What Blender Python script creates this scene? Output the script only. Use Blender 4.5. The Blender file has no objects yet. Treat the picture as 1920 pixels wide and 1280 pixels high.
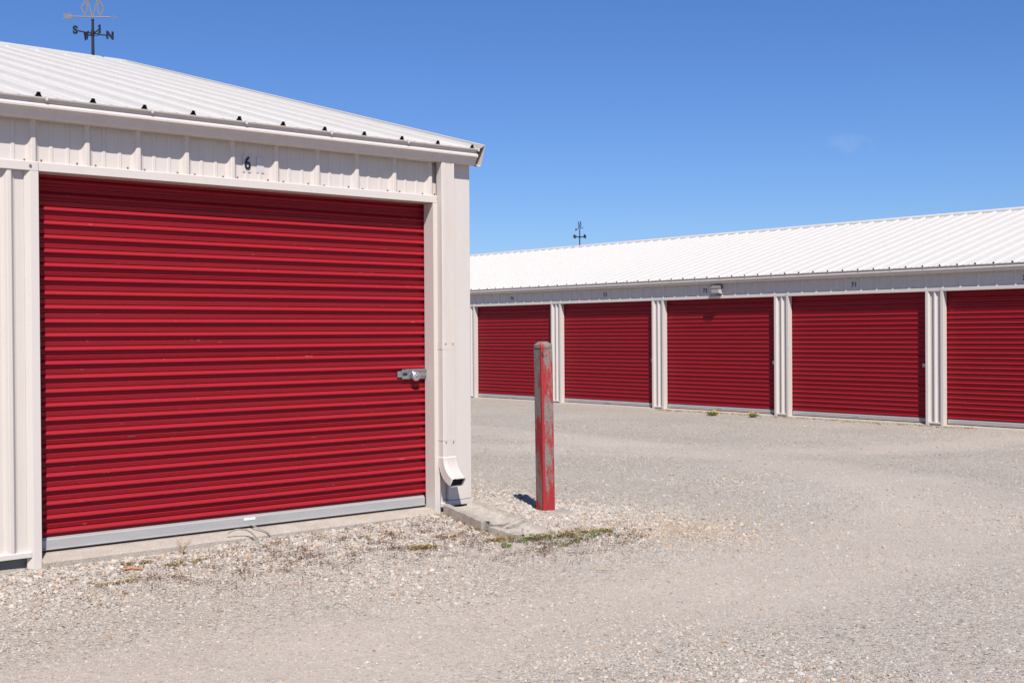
import bpy, bmesh, math, random
from mathutils import Vector, Matrix, noise
random.seed(7)
sc = bpy.context.scene
COL = sc.collection
RIB = .3048

# ------------------------------------------------------------------ helpers
class MB:
    """collects faces of ONE mesh object"""
    def __init__(s): s.v = []; s.f = []; s.m = []; s.sm = []
    def add(s, vs, fs, mi=0, smooth=False):
        n = len(s.v); s.v += [tuple(p) for p in vs]
        for f in fs: s.f.append([i + n for i in f]); s.m.append(mi); s.sm.append(smooth)
    def box(s, x0, x1, y0, y1, z0, z1, mi=0):
        v = [(x, y, z) for x in (x0, x1) for y in (y0, y1) for z in (z0, z1)]
        s.add(v, [(0,1,3,2),(4,6,7,5),(0,4,5,1),(2,3,7,6),(0,2,6,4),(1,5,7,3)], mi)
    def quad(s, a, b, c, d, mi=0): s.add([a, b, c, d], [(0,1,2,3)], mi)
    def strip(s, A, B, mi=0, smooth=False):
        n = len(A); s.add(list(A) + list(B), [(i, i+1, n+i+1, n+i) for i in range(n-1)], mi, smooth)
    def extr(s, prof, x0, x1, mi=0, closed=True, smooth=False, caps=True):
        """profile of (y,z) run along x"""
        n = len(prof); A = [(x0, y, z) for y, z in prof]; B = [(x1, y, z) for y, z in prof]
        fs = [(i, (i+1) % n, n + (i+1) % n, n+i) for i in range(n if closed else n-1)]
        if closed and caps: fs += [tuple(range(n))[::-1], tuple(range(n, 2*n))]
        s.add(A + B, fs, mi, smooth)
    def tube(s, pts, r, k=8, mi=0, caps=True):
        pts = [Vector(p) for p in pts]; rings = []; up = Vector((0, 0, 1))
        rr = r if isinstance(r, (list, tuple)) else [r] * len(pts)
        for i, p in enumerate(pts):
            t = (pts[min(i+1, len(pts)-1)] - pts[max(i-1, 0)]).normalized()
            a = t.cross(up)
            if a.length < 1e-3: a = t.cross(Vector((1, 0, 0)))
            a.normalize(); b = t.cross(a)
            rings.append([p + (a*math.cos(2*math.pi*j/k) + b*math.sin(2*math.pi*j/k)) * rr[i] for j in range(k)])
        vs = [q for g in rings for q in g]
        fs = [(i*k+j, i*k+(j+1) % k, (i+1)*k+(j+1) % k, (i+1)*k+j) for i in range(len(pts)-1) for j in range(k)]
        s.add(vs, fs, mi, True)
        if caps: s.add(rings[0], [tuple(range(k))], mi); s.add(rings[-1], [tuple(range(k))[::-1]], mi)
    def build(s, name, mat, parent=None, fix=True, bevel=0):
        me = bpy.data.meshes.new(name); me.from_pydata(s.v, [], s.f)
        for m in (mat if isinstance(mat, (list, tuple)) else [mat]): me.materials.append(m)
        me.polygons.foreach_set('material_index', s.m); me.polygons.foreach_set('use_smooth', s.sm)
        if fix:
            bm = bmesh.new(); bm.from_mesh(me); bmesh.ops.recalc_face_normals(bm, faces=bm.faces); bm.to_mesh(me); bm.free()
        me.update()
        o = bpy.data.objects.new(name, me); COL.objects.link(o)
        if parent: o.parent = parent
        if bevel:
            b = o.modifiers.new('bevel', 'BEVEL'); b.width = bevel; b.segments = 2; b.limit_method = 'ANGLE'
        return o

def tag(o, label=None, cat=None, group=None, kind=None):
    if label: o['label'] = label
    if cat: o['category'] = cat
    if group: o['group'] = group
    if kind: o['kind'] = kind
    return o
def empty(name, loc, rz=0):
    o = bpy.data.objects.new(name, None); COL.objects.link(o); o.location = loc; o.rotation_euler = (0, 0, rz); o.empty_display_size = .2
    return o
def text_mesh(name, body, size, mat, parent, M, extrude=.002, offset=0.0, sx=1.0, space=1.0):
    cu = bpy.data.curves.new(name, 'FONT'); cu.body = body; cu.size = size; cu.extrude = extrude; cu.offset = offset
    cu.space_character = space; cu.align_x = 'CENTER'; cu.align_y = 'CENTER'
    t = bpy.data.objects.new(name, cu); COL.objects.link(t)
    dg = bpy.context.evaluated_depsgraph_get(); me = bpy.data.meshes.new_from_object(t.evaluated_get(dg))
    bpy.data.objects.remove(t)
    me.transform(M @ Matrix.Diagonal((sx, 1, 1, 1))); me.materials.clear(); me.materials.append(mat)
    o = bpy.data.objects.new(name, me); COL.objects.link(o); o.parent = parent
    return o
def smooth01(a, b, x):
    t = max(0., min(1., (x-a)/(b-a))); return t*t*(3-2*t)

# ------------------------------------------------------------------ materials
def new_mat(name):
    m = bpy.data.materials.new(name); m.use_nodes = True; nt = m.node_tree
    return m, nt, nt.nodes, nt.links, nt.nodes['Principled BSDF']
def ramp(N, pts, interp='LINEAR'):
    r = N.new('ShaderNodeValToRGB'); cr = r.color_ramp; cr.interpolation = interp
    while len(cr.elements) < len(pts): cr.elements.new(.5)
    for e, (p, c) in zip(cr.elements, pts):
        e.position = p; e.color = (c, c, c, 1) if isinstance(c, (int, float)) else (*c, 1)
    return r
def mapped(N, L, scale=(1, 1, 1), coord='Object'):
    tc = N.new('ShaderNodeTexCoord'); mp = N.new('ShaderNodeMapping'); mp.inputs['Scale'].default_value = scale
    L.new(tc.outputs[coord], mp.inputs['Vector']); return mp.outputs['Vector']
def tnoise(N, L, vec, scale, detail=4, rough=.55):
    n = N.new('ShaderNodeTexNoise'); n.inputs['Scale'].default_value = scale; n.inputs['Detail'].default_value = detail
    n.inputs['Roughness'].default_value = rough; L.new(vec, n.inputs['Vector']); return n
def mixc(N, L, fac, a, b, mode='MIX'):
    m = N.new('ShaderNodeMix'); m.data_type = 'RGBA'; m.blend_type = mode
    for sock, val in ((m.inputs[0], fac), (m.inputs[6], a), (m.inputs[7], b)):
        if hasattr(val, 'links'): L.new(val, sock)
        elif isinstance(val, (int, float)): sock.default_value = val
        else: sock.default_value = (*val, 1)
    return m.outputs[2]
def bump(N, L, P, h, strength=.3, dist=.01):
    b = N.new('ShaderNodeBump'); b.inputs['Strength'].default_value = strength; b.inputs['Distance'].default_value = dist
    L.new(h, b.inputs['Height']); L.new(b.outputs[0], P.inputs['Normal']); return b

def paint(name, col, dirt, rough=.45, dirt_amt=.35, streak=(3, 3, .5), wob=.04, metallic=0, scuff=None, spec=.4):
    m, nt, N, L, P = new_mat(name)
    v = mapped(N, L, streak); n = tnoise(N, L, v, 4, 6, .65)
    r = ramp(N, [(.45, 0.), (.8, dirt_amt)]); L.new(n.outputs[0], r.inputs[0])
    c = mixc(N, L, r.outputs[0], col, dirt)
    v2 = mapped(N, L, (1, 1, 1)); n2 = tnoise(N, L, v2, 260, 2)
    r2 = ramp(N, [(.70, 0.), (.76, .5)]); L.new(n2.outputs[0], r2.inputs[0])
    c = mixc(N, L, r2.outputs[0], c, dirt)
    if scuff:
        vs = mapped(N, L, scuff[1]); ns = tnoise(N, L, vs, 9, 7, .7)
        rs = ramp(N, [(scuff[2], 0.), (scuff[2]+.035, .75)]); L.new(ns.outputs[0], rs.inputs[0])
        c = mixc(N, L, rs.outputs[0], c, scuff[0])
    L.new(c, P.inputs['Base Color']); P.inputs['Roughness'].default_value = rough; P.inputs['Metallic'].default_value = metallic
    P.inputs['Specular IOR Level'].default_value = spec
    n3 = tnoise(N, L, mapped(N, L, (1, 1, 1)), 2.2, 2); bump(N, L, P, n3.outputs[0], wob, .05)
    return m

M_wall = paint('ivory_panel_paint', (.530, .480, .440), (.36, .30, .25), .5, .14)
M_trim = paint('ivory_trim_paint', (.535, .488, .448), (.40, .33, .27), .42, .14)
M_roof = paint('white_roof_paint', (.488, .465, .437), (.34, .315, .30), .5, .22, (1.5, 1.5, 1.5))
M_gutter = paint('ivory_gutter_paint', (.54, .49, .455), (.40, .32, .25), .38, .3)
M_red = paint('red_door_paint', (.270, .0100, .0185), (.20, .0075, .0135), .5, .35, (.8, .8, 3), .05, 0, ((.50, .22, .20), (.9, .9, 14), .72), .22)
M_red_scuffed = paint('red_door_paint_scuffed', (.270, .0100, .0185), (.20, .0075, .0135), .5, .35, (.8, .8, 3), .05, 0, ((.60, .36, .34), (.9, .9, 14), .678), .22)
M_rail = paint('galvanised_rail', (.39, .38, .37), (.27, .26, .255), .5, .4, (1, 1, 4), .03, .25)
M_steel = paint('zinc_plate', (.42, .43, .42), (.18, .18, .17), .32, .4, (6, 6, 6), .02, .85)
M_chrome = paint('polished_steel', (.72, .72, .74), (.5, .5, .5), .30, .1, (2, 2, 2), .0, 1.)
M_rubber_gap = paint('black_rubber_and_gap_shade', (.012, .011, .011), (.05, .045, .04), .7, .4)
M_foam_shade = paint('black_foam_and_shade', (.008, .007, .007), (.012, .011, .010), .9, .2)
M_digit = paint('black_vinyl', (.012, .013, .016), (.03, .03, .03), .4, .2)
M_iron = paint('black_iron', (.020, .021, .026), (.06, .045, .035), .45, .5, (9, 9, 9), .02, .3)
M_copper = paint('aged_metal', (.27, .23, .19), (.14, .11, .09), .38, .6, (9, 9, 9), .02, .6)
M_lamp = paint('lamp_housing', (.15, .145, .14), (.14, .13, .12), .45, .3, (5, 5, 5))  # dark base colour includes the gutter's shadow on the lamp top
M_wood = paint('grey_green_board', (.16, .17, .155), (.09, .10, .09), .8, .6, (2, 2, 30))
M_cord = paint('grey_cord', (.26, .24, .21), (.15, .13, .11), .7, .4)
M_white = paint('white_sticker', (.72, .72, .72), (.6, .6, .6), .5, .1)
M_screw = paint('screw_head', (.20, .16, .13), (.13, .07, .04), .5, .6, (30, 30, 30), .0, .5)
M_yellow = paint('yellow_petal', (.75, .52, .02), (.55, .35, .02), .6, .3)
M_straw = paint('dry_straw', (.38, .30, .20), (.22, .15, .09), .8, .5)
M_bark = paint('orange_wood', (.42, .20, .09), (.25, .12, .06), .8, .5, (20, 20, 20))
M_film = paint('clear_film', (.49, .455, .435), (.38, .36, .34), .25, .5, (20, 20, 20))

def glass_mat():
    m, nt, N, L, P = new_mat('lamp_glass'); P.inputs['Base Color'].default_value = (.42, .40, .39, 1); P.inputs['Roughness'].default_value = .2
    n = tnoise(N, L, mapped(N, L, (60, 60, 60)), 1, 2); bump(N, L, P, n.outputs[0], .5, .01); return m
M_glass = glass_mat()

def concrete(name, a, b, sc_=1.0, pit=.5):
    m, nt, N, L, P = new_mat(name); v = mapped(N, L, (1, 1, 1))
    n = tnoise(N, L, v, 7*sc_, 8, .7); r = ramp(N, [(.35, a), (.68, b)]); L.new(n.outputs[0], r.inputs[0])
    n2 = tnoise(N, L, v, 220, 3); r2 = ramp(N, [(.33, .55), (.5, 1.), (.68, 1.), (.75, 1.25)]); L.new(n2.outputs[0], r2.inputs[0])
    c = mixc(N, L, 1., r.outputs[0], r2.outputs[0], 'MULTIPLY')
    L.new(c, P.inputs['Base Color']); P.inputs['Roughness'].default_value = .9
    n3 = tnoise(N, L, v, 90, 6, .75); bump(N, L, P, n3.outputs[0], pit, .012); return m
M_slab = concrete('pale_concrete', (.36, .305, .255), (.45, .395, .34))
M_block = concrete('rough_concrete', (.30, .26, .22), (.46, .41, .355), 1.5, .9)

def bollard_mat():
    m, nt, N, L, P = new_mat('chipped_red_paint_on_steel')
    tc = N.new('ShaderNodeTexCoord'); v = mapped(N, L, (9, 9, 2.4))
    n = tnoise(N, L, v, 1.35, 8, .66)
    sep = N.new('ShaderNodeSeparateXYZ'); L.new(tc.outputs['Object'], sep.inputs[0])
    # paint kept near the foot and along the corner that faces forward
    rz = ramp(N, [(.0, .17), (.07, .07), (.30, .065), (.45, .055), (.60, .0), (1., .0)]); 
    mz = N.new('ShaderNodeMath'); mz.operation = 'DIVIDE'; mz.inputs[1].default_value = 1.25; L.new(sep.outputs[2], mz.inputs[0]); L.new(mz.outputs[0], rz.inputs[0])
    nf = tnoise(N, L, mapped(N, L, (40, 40, 14)), 1.6, 6, .75)
    def mth(op, a, b=None):
        k = N.new('ShaderNodeMath'); k.operation = op
        for i, q in enumerate((a, b)):
            if q is None: continue
            if hasattr(q, 'links'): L.new(q, k.inputs[i])
            else: k.inputs[i].default_value = q
        return k.outputs[0]
    dx = mth('ADD', sep.outputs[0], .0525); dy = mth('ADD', sep.outputs[1], .0525)
    d = mth('ADD', mth('ABSOLUTE', dx), mth('ABSOLUTE', dy))
    edge = ramp(N, [(.0, .22), (.012, .16), (.022, 0.)]); L.new(d, edge.inputs[0])
    # one big patch on the right hand face
    pz = mth('ABSOLUTE', mth('SUBTRACT', sep.outputs[2], .93)); px = mth('ABSOLUTE', mth('SUBTRACT', sep.outputs[0], -.005))
    pf = mth('GREATER_THAN', -.045, sep.outputs[1])
    patch = ramp(N, [(.0, .13), (.12, .09), (.22, 0.)]); L.new(mth('ADD', pz, mth('MULTIPLY', px, 3.0)), patch.inputs[0])
    nn = mth('ADD', mth('MULTIPLY', n.outputs[0], .75), mth('MULTIPLY', nf.outputs[0], .30))
    tot = mth('ADD', mth('ADD', mth('ADD', nn, rz.outputs[0]), edge.outputs[0]), mth('MULTIPLY', patch.outputs[0], pf))
    mask = ramp(N, [(.52, 0.), (.61, 1.)]); L.new(tot, mask.inputs[0])
    n2 = tnoise(N, L, mapped(N, L, (14, 14, 14)), 4, 7, .75)
    metal = ramp(N, [(.3, (.10, .08, .065)), (.5, (.19, .168, .15)), (.72, (.26, .238, .215))]); L.new(n2.outputs[0], metal.inputs[0])
    redc = ramp(N, [(.3, (.20, .016, .015)), (.6, (.34, .018, .020))]); L.new(n2.outputs[0], redc.inputs[0])
    n4 = tnoise(N, L, mapped(N, L, (60, 60, 30)), 3, 4, .7); scr = ramp(N, [(.60, 0.), (.68, .55)]); L.new(n4.outputs[0], scr.inputs[0])
    c = mixc(N, L, mask.outputs[0], metal.outputs[0], redc.outputs[0]); c = mixc(N, L, scr.outputs[0], c, (.16, .09, .07))
    L.new(c, P.inputs['Base Color']); P.inputs['Roughness'].default_value = .6
    bump(N, L, P, mask.outputs[0], .4, .003); return m
M_bollard = bollard_mat()

def stone_mat(name, pts, r2=.75):
    m, nt, N, L, P = new_mat(name)
    oi = N.new('ShaderNodeObjectInfo'); r = ramp(N, pts, 'LINEAR'); L.new(oi.outputs['Random'], r.inputs[0])
    n = tnoise(N, L, mapped(N, L, (1, 1, 1)), 2.2, 5, .7); k = ramp(N, [(.3, .78), (.7, 1.15)]); L.new(n.outputs[0], k.inputs[0])
    c = mixc(N, L, 1., r.outputs[0], k.outputs[0], 'MULTIPLY'); L.new(c, P.inputs['Base Color']); P.inputs['Roughness'].default_value = r2
    return m
M_tan = stone_mat('tan_limestone', [(0, (.34, .23, .14)), (.5, (.44, .33, .22)), (1, (.50, .42, .33))])
M_stone = stone_mat('limestone_chips', [(0, (0.213, 0.180, 0.148)), (.15, (0.314, 0.273, 0.235)), (.4, (0.403, 0.360, 0.311)), (.62, (0.370, 0.343, 0.311)), (.78, (0.482, 0.436, 0.383)), (.88, (0.426, 0.327, 0.230)), (.94, (0.280, 0.164, 0.102)), (1, (0.582, 0.534, 0.479))])

def ground_mat():
    m, nt, N, L, P = new_mat('gravel_ground')
    v = mapped(N, L, (1, 1, 1))
    def vor(scale, feat='F1'):
        t = N.new('ShaderNodeTexVoronoi'); t.feature = feat; t.inputs['Scale'].default_value = scale; L.new(v, t.inputs['Vector']); return t
    def attr(n):
        a = N.new('ShaderNodeAttribute'); a.attribute_name = n; return a.outputs['Fac']
    a1 = vor(62); a2 = vor(150)
    stones = [(0, (0.123, 0.098, 0.080)), (.07, (0.263, 0.229, 0.189)), (.3, (0.342, 0.305, 0.265)), (.6, (0.375, 0.340, 0.301)), (.85, (0.448, 0.409, 0.362)), (.93, (0.381, 0.283, 0.189)), (1, (0.627, 0.578, 0.520))]
    s1 = N.new('ShaderNodeSeparateColor'); L.new(a1.outputs['Color'], s1.inputs[0]); r1 = ramp(N, stones); L.new(s1.outputs[0], r1.inputs[0])
    s2 = N.new('ShaderNodeSeparateColor'); L.new(a2.outputs['Color'], s2.inputs[0]); r2 = ramp(N, stones); L.new(s2.outputs[0], r2.inputs[0])
    # coarse chips poke through a bed of finer ones
    sel = ramp(N, [(.50, 1.), (.56, 0.)]); L.new(s1.outputs[1], sel.inputs[0])
    c = mixc(N, L, sel.outputs[0], r2.outputs[0], r1.outputs[0])
    tan = mixc(N, L, .62, c, (.365, .316, .270))
    n = tnoise(N, L, v, 1.1, 6, .65)
    def mth(op, a, b):
        k = N.new('ShaderNodeMath'); k.operation = op
        for i, q in enumerate((a, b)):
            if hasattr(q, 'links'): L.new(q, k.inputs[i])
            else: k.inputs[i].default_value = q
        return k.outputs[0]
    tm = ramp(N, [(.42, 0.), (.78, 1.)]); L.new(mth('ADD', mth('MULTIPLY', attr('track'), .62), mth('MULTIPLY', n.outputs[0], .62)), tm.inputs[0])
    c = mixc(N, L, tm.outputs[0], c, tan)
    n5 = tnoise(N, L, v, 9, 5, .7)
    ym = ramp(N, [(.66, 0.), (.84, .6)]); L.new(mth('ADD', mth('MULTIPLY', attr('stain'), .5), mth('MULTIPLY', n5.outputs[0], .8)), ym.inputs[0])
    c = mixc(N, L, ym.outputs[0], c, (.42, .30, .185))
    bmk = ramp(N, [(.66, 0.), (.86, .5)]); L.new(mth('ADD', mth('MULTIPLY', attr('soil'), .30), mth('MULTIPLY', n5.outputs[0], .8)), bmk.inputs[0])
    c = mixc(N, L, bmk.outputs[0], c, (.20, .13, .085))
    n6 = tnoise(N, L, v, .35, 4, .6); k6 = ramp(N, [(.3, .90), (.7, 1.08)]); L.new(n6.outputs[0], k6.inputs[0])
    c = mixc(N, L, 1., c, k6.outputs[0], 'MULTIPLY')
    L.new(c, P.inputs['Base Color']); P.inputs['Roughness'].default_value = .92; P.inputs['Specular IOR Level'].default_value = .25
    inv1 = mth('SUBTRACT', 1., a1.outputs['Distance']); inv2 = mth('SUBTRACT', 1., a2.outputs['Distance'])
    h = mth('ADD', mth('MULTIPLY', inv1, sel.outputs[0]), mth('MULTIPLY', inv2, .5))
    b = bump(N, L, P, h, .95, .008)
    L.new(mth('SUBTRACT', 1., mth('MULTIPLY', tm.outputs[0], .6)), b.inputs['Strength'])
    return m
M_ground = ground_mat()

def leaf_mat(name, a, b):
    m, nt, N, L, P = new_mat(name)
    n = tnoise(N, L, mapped(N, L, (1, 1, 1)), 14, 4, .7); r = ramp(N, [(.35, a), (.65, b)]); L.new(n.outputs[0], r.inputs[0])
    L.new(r.outputs[0], P.inputs['Base Color']); P.inputs['Roughness'].default_value = .7; return m
M_green = leaf_mat('weed_green', (.07, .105, .022), (.18, .21, .055))
M_moss = leaf_mat('moss_olive', (.17, .12, .03), (.34, .23, .06))
M_brown = leaf_mat('dry_litter', (.085, .035, .018), (.19, .085, .035))
M_dark_leaf = leaf_mat('dandelion_leaf', (.03, .05, .015), (.08, .12, .03))

# ------------------------------------------------------------------ ground
TRACK = [(-6, -2.0), (-2.2, -2.45), (0, -2.72), (2.4, -2.6), (4.2, -1.9), (5.5, -.5), (6.2, 2), (6.6, 6), (6.6, 14)]
TRACK2 = [(3.2, 9), (4.0, 5.2), (5.6, 3.0), (8.2, 1.8), (12.0, 1.4)]
def seg_dist(x, y, pl):
    b = 1e9
    for (ax, ay), (bx, by) in zip(pl, pl[1:]):
        dx, dy = bx-ax, by-ay; t = max(0, min(1, ((x-ax)*dx+(y-ay)*dy)/(dx*dx+dy*dy)))
        b = min(b, math.hypot(x-ax-t*dx, y-ay-t*dy))
    return b
def gz(x, y):
    base = -.165 * smooth01(1.5, 12.5, x)
    d = max(0., -y) if x < .75 else math.hypot(max(0., x-.75), max(0., -y) if y < 0 else 0)
    if y > 0 and x > .75: d = x - .75
    amp = .082 + .02*smooth01(-2, .5, x)
    bank = amp * math.exp(-(d/.62)**1.4)
    w = 1 - smooth01(9, 12.8, x)
    if y > 9: bank *= 1 - smooth01(9, 12, y)
    n = noise.noise(Vector((x*1.3, y*1.3, 0))) * .010 + noise.noise(Vector((x*5, y*5, 3))) * .005
    far = smooth01(25, 60, math.hypot(x, y))
    return base + bank + n * w * (1-far)
def stain_f(x, y): return math.exp(-(((x-1.55)/.55)**2 + ((y+1.15)/.75)**2))
def soil_f(x, y):
    a = math.exp(-((y+.55)/.40)**2) * smooth01(-3.0, -1.2, x) * (1-smooth01(.2, 1.0, x)) * .75
    b = math.exp(-(((x-.62)/.65)**2 + ((y+1.15)/.33)**2)) * 1.05
    c = math.exp(-(((x+.1)/.5)**2 + ((y+.75)/.3)**2)) * .8
    return max(a, b, c)
def axis(lo, hi, mid0, mid1, fine, coarse):
    out = []; x = mid0
    while x < mid1: out.append(x); x += fine
    out.append(mid1); st = fine; x = mid1
    while x < hi: st = min(st*1.18, max(coarse, abs(x)*.25)); x += st; out.append(min(x, hi))
    st = fine; x = mid0
    while x > lo: st = min(st*1.18, max(coarse, abs(x)*.25)); x -= st; out.insert(0, max(x, lo))
    return out
xs = axis(-600, 600, -3.4, 3.2, .05, .3); ys = axis(-600, 600, -3.6, 1.4, .05, .3)
verts = []; tr = []; st_ = []; so = []
for y in ys:
    for x in xs:
        verts.append((x, y, gz(x, y)))
        d = seg_dist(x, y, TRACK) if abs(x) < 20 and abs(y) < 20 else 9
        d2 = seg_dist(x, y, TRACK2) if abs(x) < 20 and abs(y) < 20 else 9
        tr.append(max(math.exp(-(d/.72)**2), .75*math.exp(-(d2/.7)**2))); st_.append(stain_f(x, y)); so.append(soil_f(x, y))
nx = len(xs); faces = [(j*nx+i, j*nx+i+1, (j+1)*nx+i+1, (j+1)*nx+i) for j in range(len(ys)-1) for i in range(nx-1)]
me = bpy.data.meshes.new('gravel_ground'); me.from_pydata(verts, [], faces); me.materials.append(M_ground)
me.polygons.foreach_set('use_smooth', [True]*len(faces))
for n_, d_ in (('track', tr), ('stain', st_), ('soil', so)):
    a = me.attributes.new(n_, 'FLOAT', 'POINT'); a.data.foreach_set('value', d_)
g = bpy.data.objects.new('ground', me); COL.objects.link(g); tag(g, 'pale grey and tan crushed limestone yard', None, None, 'structure')

# ------------------------------------------------------------------ loose stones (countless)
CAMP = Vector((-4.6578, -6.8921, 1.3781)); FWD = Vector((.6442, .7648)); RGT = Vector((.7648, -.6442))
def blocked(x, y, m=.0):
    if x < .74-m and y > -.07: return True       # under the near building
    if x > 13.0: return True
    return False
def gn_stones(name, pts, mat, label, cat, seedoff, flat=.62):
    me = bpy.data.meshes.new(name); me.from_pydata([p[:3] for p in pts], [], [])
    a = me.attributes.new('s', 'FLOAT', 'POINT'); a.data.foreach_set('value', [p[3] for p in pts])
    o = bpy.data.objects.new(name, me); COL.objects.link(o)
    nt = bpy.data.node_groups.new(name, 'GeometryNodeTree')
    nt.interface.new_socket('Geometry', in_out='INPUT', socket_type='NodeSocketGeometry')
    nt.interface.new_socket('Geometry', in_out='OUTPUT', socket_type='NodeSocketGeometry')
    N, L = nt.nodes, nt.links
    gi = N.new('NodeGroupInput'); go = N.new('NodeGroupOutput')
    g2i = N.new('GeometryNodeGeometryToInstance')
    for k in range(7):
        ico = N.new('GeometryNodeMeshIcoSphere'); ico.inputs['Radius'].default_value = 1; ico.inputs['Subdivisions'].default_value = 2
        pos = N.new('GeometryNodeInputPosition')
        vm = N.new('ShaderNodeVectorMath'); vm.operation = 'MULTIPLY_ADD'; vm.inputs[1].default_value = (.8, .8, .8); vm.inputs[2].default_value = (k*7.1+seedoff, k*3.3, k*5.7)
        L.new(pos.outputs[0], vm.inputs[0])
        vor = N.new('ShaderNodeTexVoronoi'); vor.inputs['Scale'].default_value = 1.1; L.new(vm.outputs[0], vor.inputs['Vector'])
        mr = N.new('ShaderNodeMapRange'); mr.inputs[1].default_value = 0; mr.inputs[2].default_value = .9; mr.inputs[3].default_value = 1.15; mr.inputs[4].default_value = .5
        L.new(vor.outputs['Distance'], mr.inputs[0])
        sc1 = N.new('ShaderNodeVectorMath'); sc1.operation = 'SCALE'; L.new(pos.outputs[0], sc1.inputs[0]); L.new(mr.outputs[0], sc1.inputs['Scale'])
        sc2 = N.new('ShaderNodeVectorMath'); sc2.operation = 'MULTIPLY'; sc2.inputs[1].default_value = (1.15, .85 + .05*(k % 3), flat); L.new(sc1.outputs[0], sc2.inputs[0])
        sp = N.new('GeometryNodeSetPosition'); L.new(ico.outputs['Mesh'], sp.inputs['Geometry']); L.new(sc2.outputs[0], sp.inputs['Position'])
        sh = N.new('GeometryNodeSetShadeSmooth'); sh.inputs['Shade Smooth'].default_value = False; L.new(sp.outputs[0], sh.inputs['Geometry'])
        sm = N.new('GeometryNodeSetMaterial'); sm.inputs['Material'].default_value = mat; L.new(sh.outputs[0], sm.inputs['Geometry'])
        L.new(sm.outputs[0], g2i.inputs[0])
    ip = N.new('GeometryNodeInstanceOnPoints'); ip.inputs['Pick Instance'].default_value = True
    L.new(gi.outputs[0], ip.inputs['Points']); L.new(g2i.outputs[0], ip.inputs['Instance'])
    rv = N.new('FunctionNodeRandomValue'); rv.data_type = 'INT'; rv.inputs[4].default_value = 0; rv.inputs[5].default_value = 6; rv.inputs['Seed'].default_value = 5
    L.new(rv.outputs[2], ip.inputs['Instance Index'])
    rr = N.new('FunctionNodeRandomValue'); rr.data_type = 'FLOAT_VECTOR'; rr.inputs[0].default_value = (-.55, -.55, 0); rr.inputs[1].default_value = (.55, .55, 6.283)
    L.new(rr.outputs[0], ip.inputs['Rotation'])
    at = N.new('GeometryNodeInputNamedAttribute'); at.data_type = 'FLOAT'; at.inputs['Name'].default_value = 's'; L.new(at.outputs[0], ip.inputs['Scale'])
    L.new(ip.outputs[0], go.inputs[0])
    md = o.modifiers.new('stones', 'NODES'); md.node_group = nt
    me.materials.append(mat)
    return tag(o, label, cat, None, 'stuff')

rnd = random.Random(3)
fine = []; coarse = []
def emit(lst, n, dmin, dmax, accept, size):
    """n tries, spread evenly over the picture's ground wedge (plus a margin)"""
    for _ in range(n):
        t = rnd.random(); d = math.sqrt(dmin*dmin + t*(dmax*dmax-dmin*dmin)); u = (rnd.random()*2-1)*.50*d
        x = CAMP.x + FWD.x*d + RGT.x*u; y = CAMP.y + FWD.y*d + RGT.y*u
        if blocked(x, y): continue
        a = accept(x, y, d)
        if rnd.random() > a: continue
        s = size(x, y)
        lst.append((x, y, gz(x, y) + s*.12, s))
def loose(x, y):
    """how loose and coarse the gravel is: 1 by the walls and the post, 0 in the wheel tracks"""
    a = math.exp(-(max(0., -y-.05)/.98)**2) * (1 - smooth01(1.5, 2.6, x))
    b = math.exp(-(((x-1.2)/1.0)**2 + ((y+.2)/1.3)**2))
    c = .55 * smooth01(-.05, .45, noise.noise(Vector((x*.6, y*.6, 8)))) 
    t = math.exp(-(min(seg_dist(x, y, TRACK), seg_dist(x, y, TRACK2)+.1)/.8)**2)
    return max(a, b, c*(1-.7*t))
emit(fine, 210000, 3.9, 9.5, lambda x, y, d: .40 + .6*loose(x, y), lambda x, y: rnd.uniform(.0022, .0055)*(1+.7*loose(x, y)))
emit(coarse, 105000, 3.9, 11.5, lambda x, y, d: .04 + .96*loose(x, y)**1.3, lambda x, y: .0060 + (.006 + .012*loose(x, y))*rnd.random()**2.)
emit(coarse, 60000, 9.5, 21., lambda x, y, d: .25 + .5*loose(x, y), lambda x, y: rnd.uniform(.006, .013))
# larger lumps banked against the concrete and the blocks
for _ in range(620):
    x = rnd.uniform(-2.9, .45); y = -.085 - abs(rnd.gauss(0, .22)); s = rnd.uniform(.009, .023); coarse.append((x, y, gz(x, y)+s*.15, s))
for _ in range(70):
    x = rnd.uniform(.3, 2.2); y = rnd.uniform(-1.2, .6)
    if not blocked(x, y): s = rnd.uniform(.014, .028); coarse.append((x, y, gz(x, y)+s*.15, s))
tanl = []
for _ in range(900):
    x, y = rnd.gauss(1.62, .42), rnd.gauss(-1.05, .50)
    if blocked(x, y): continue
    s = .006 + .012*rnd.random()**2.5; tanl.append((x, y, gz(x, y)+s*.1, s))
gn_stones('tan_gravel', tanl, M_tan, 'patch of tan coloured stone lumps to the right of the red post', 'gravel', 80.)
gn_stones('fine_gravel', fine, M_stone, 'fine pale limestone grit lying over the whole yard', 'gravel', 0.)
gn_stones('coarse_gravel', coarse, M_stone, 'larger loose limestone chips banked by the near building and the post', 'gravel', 40.)

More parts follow.
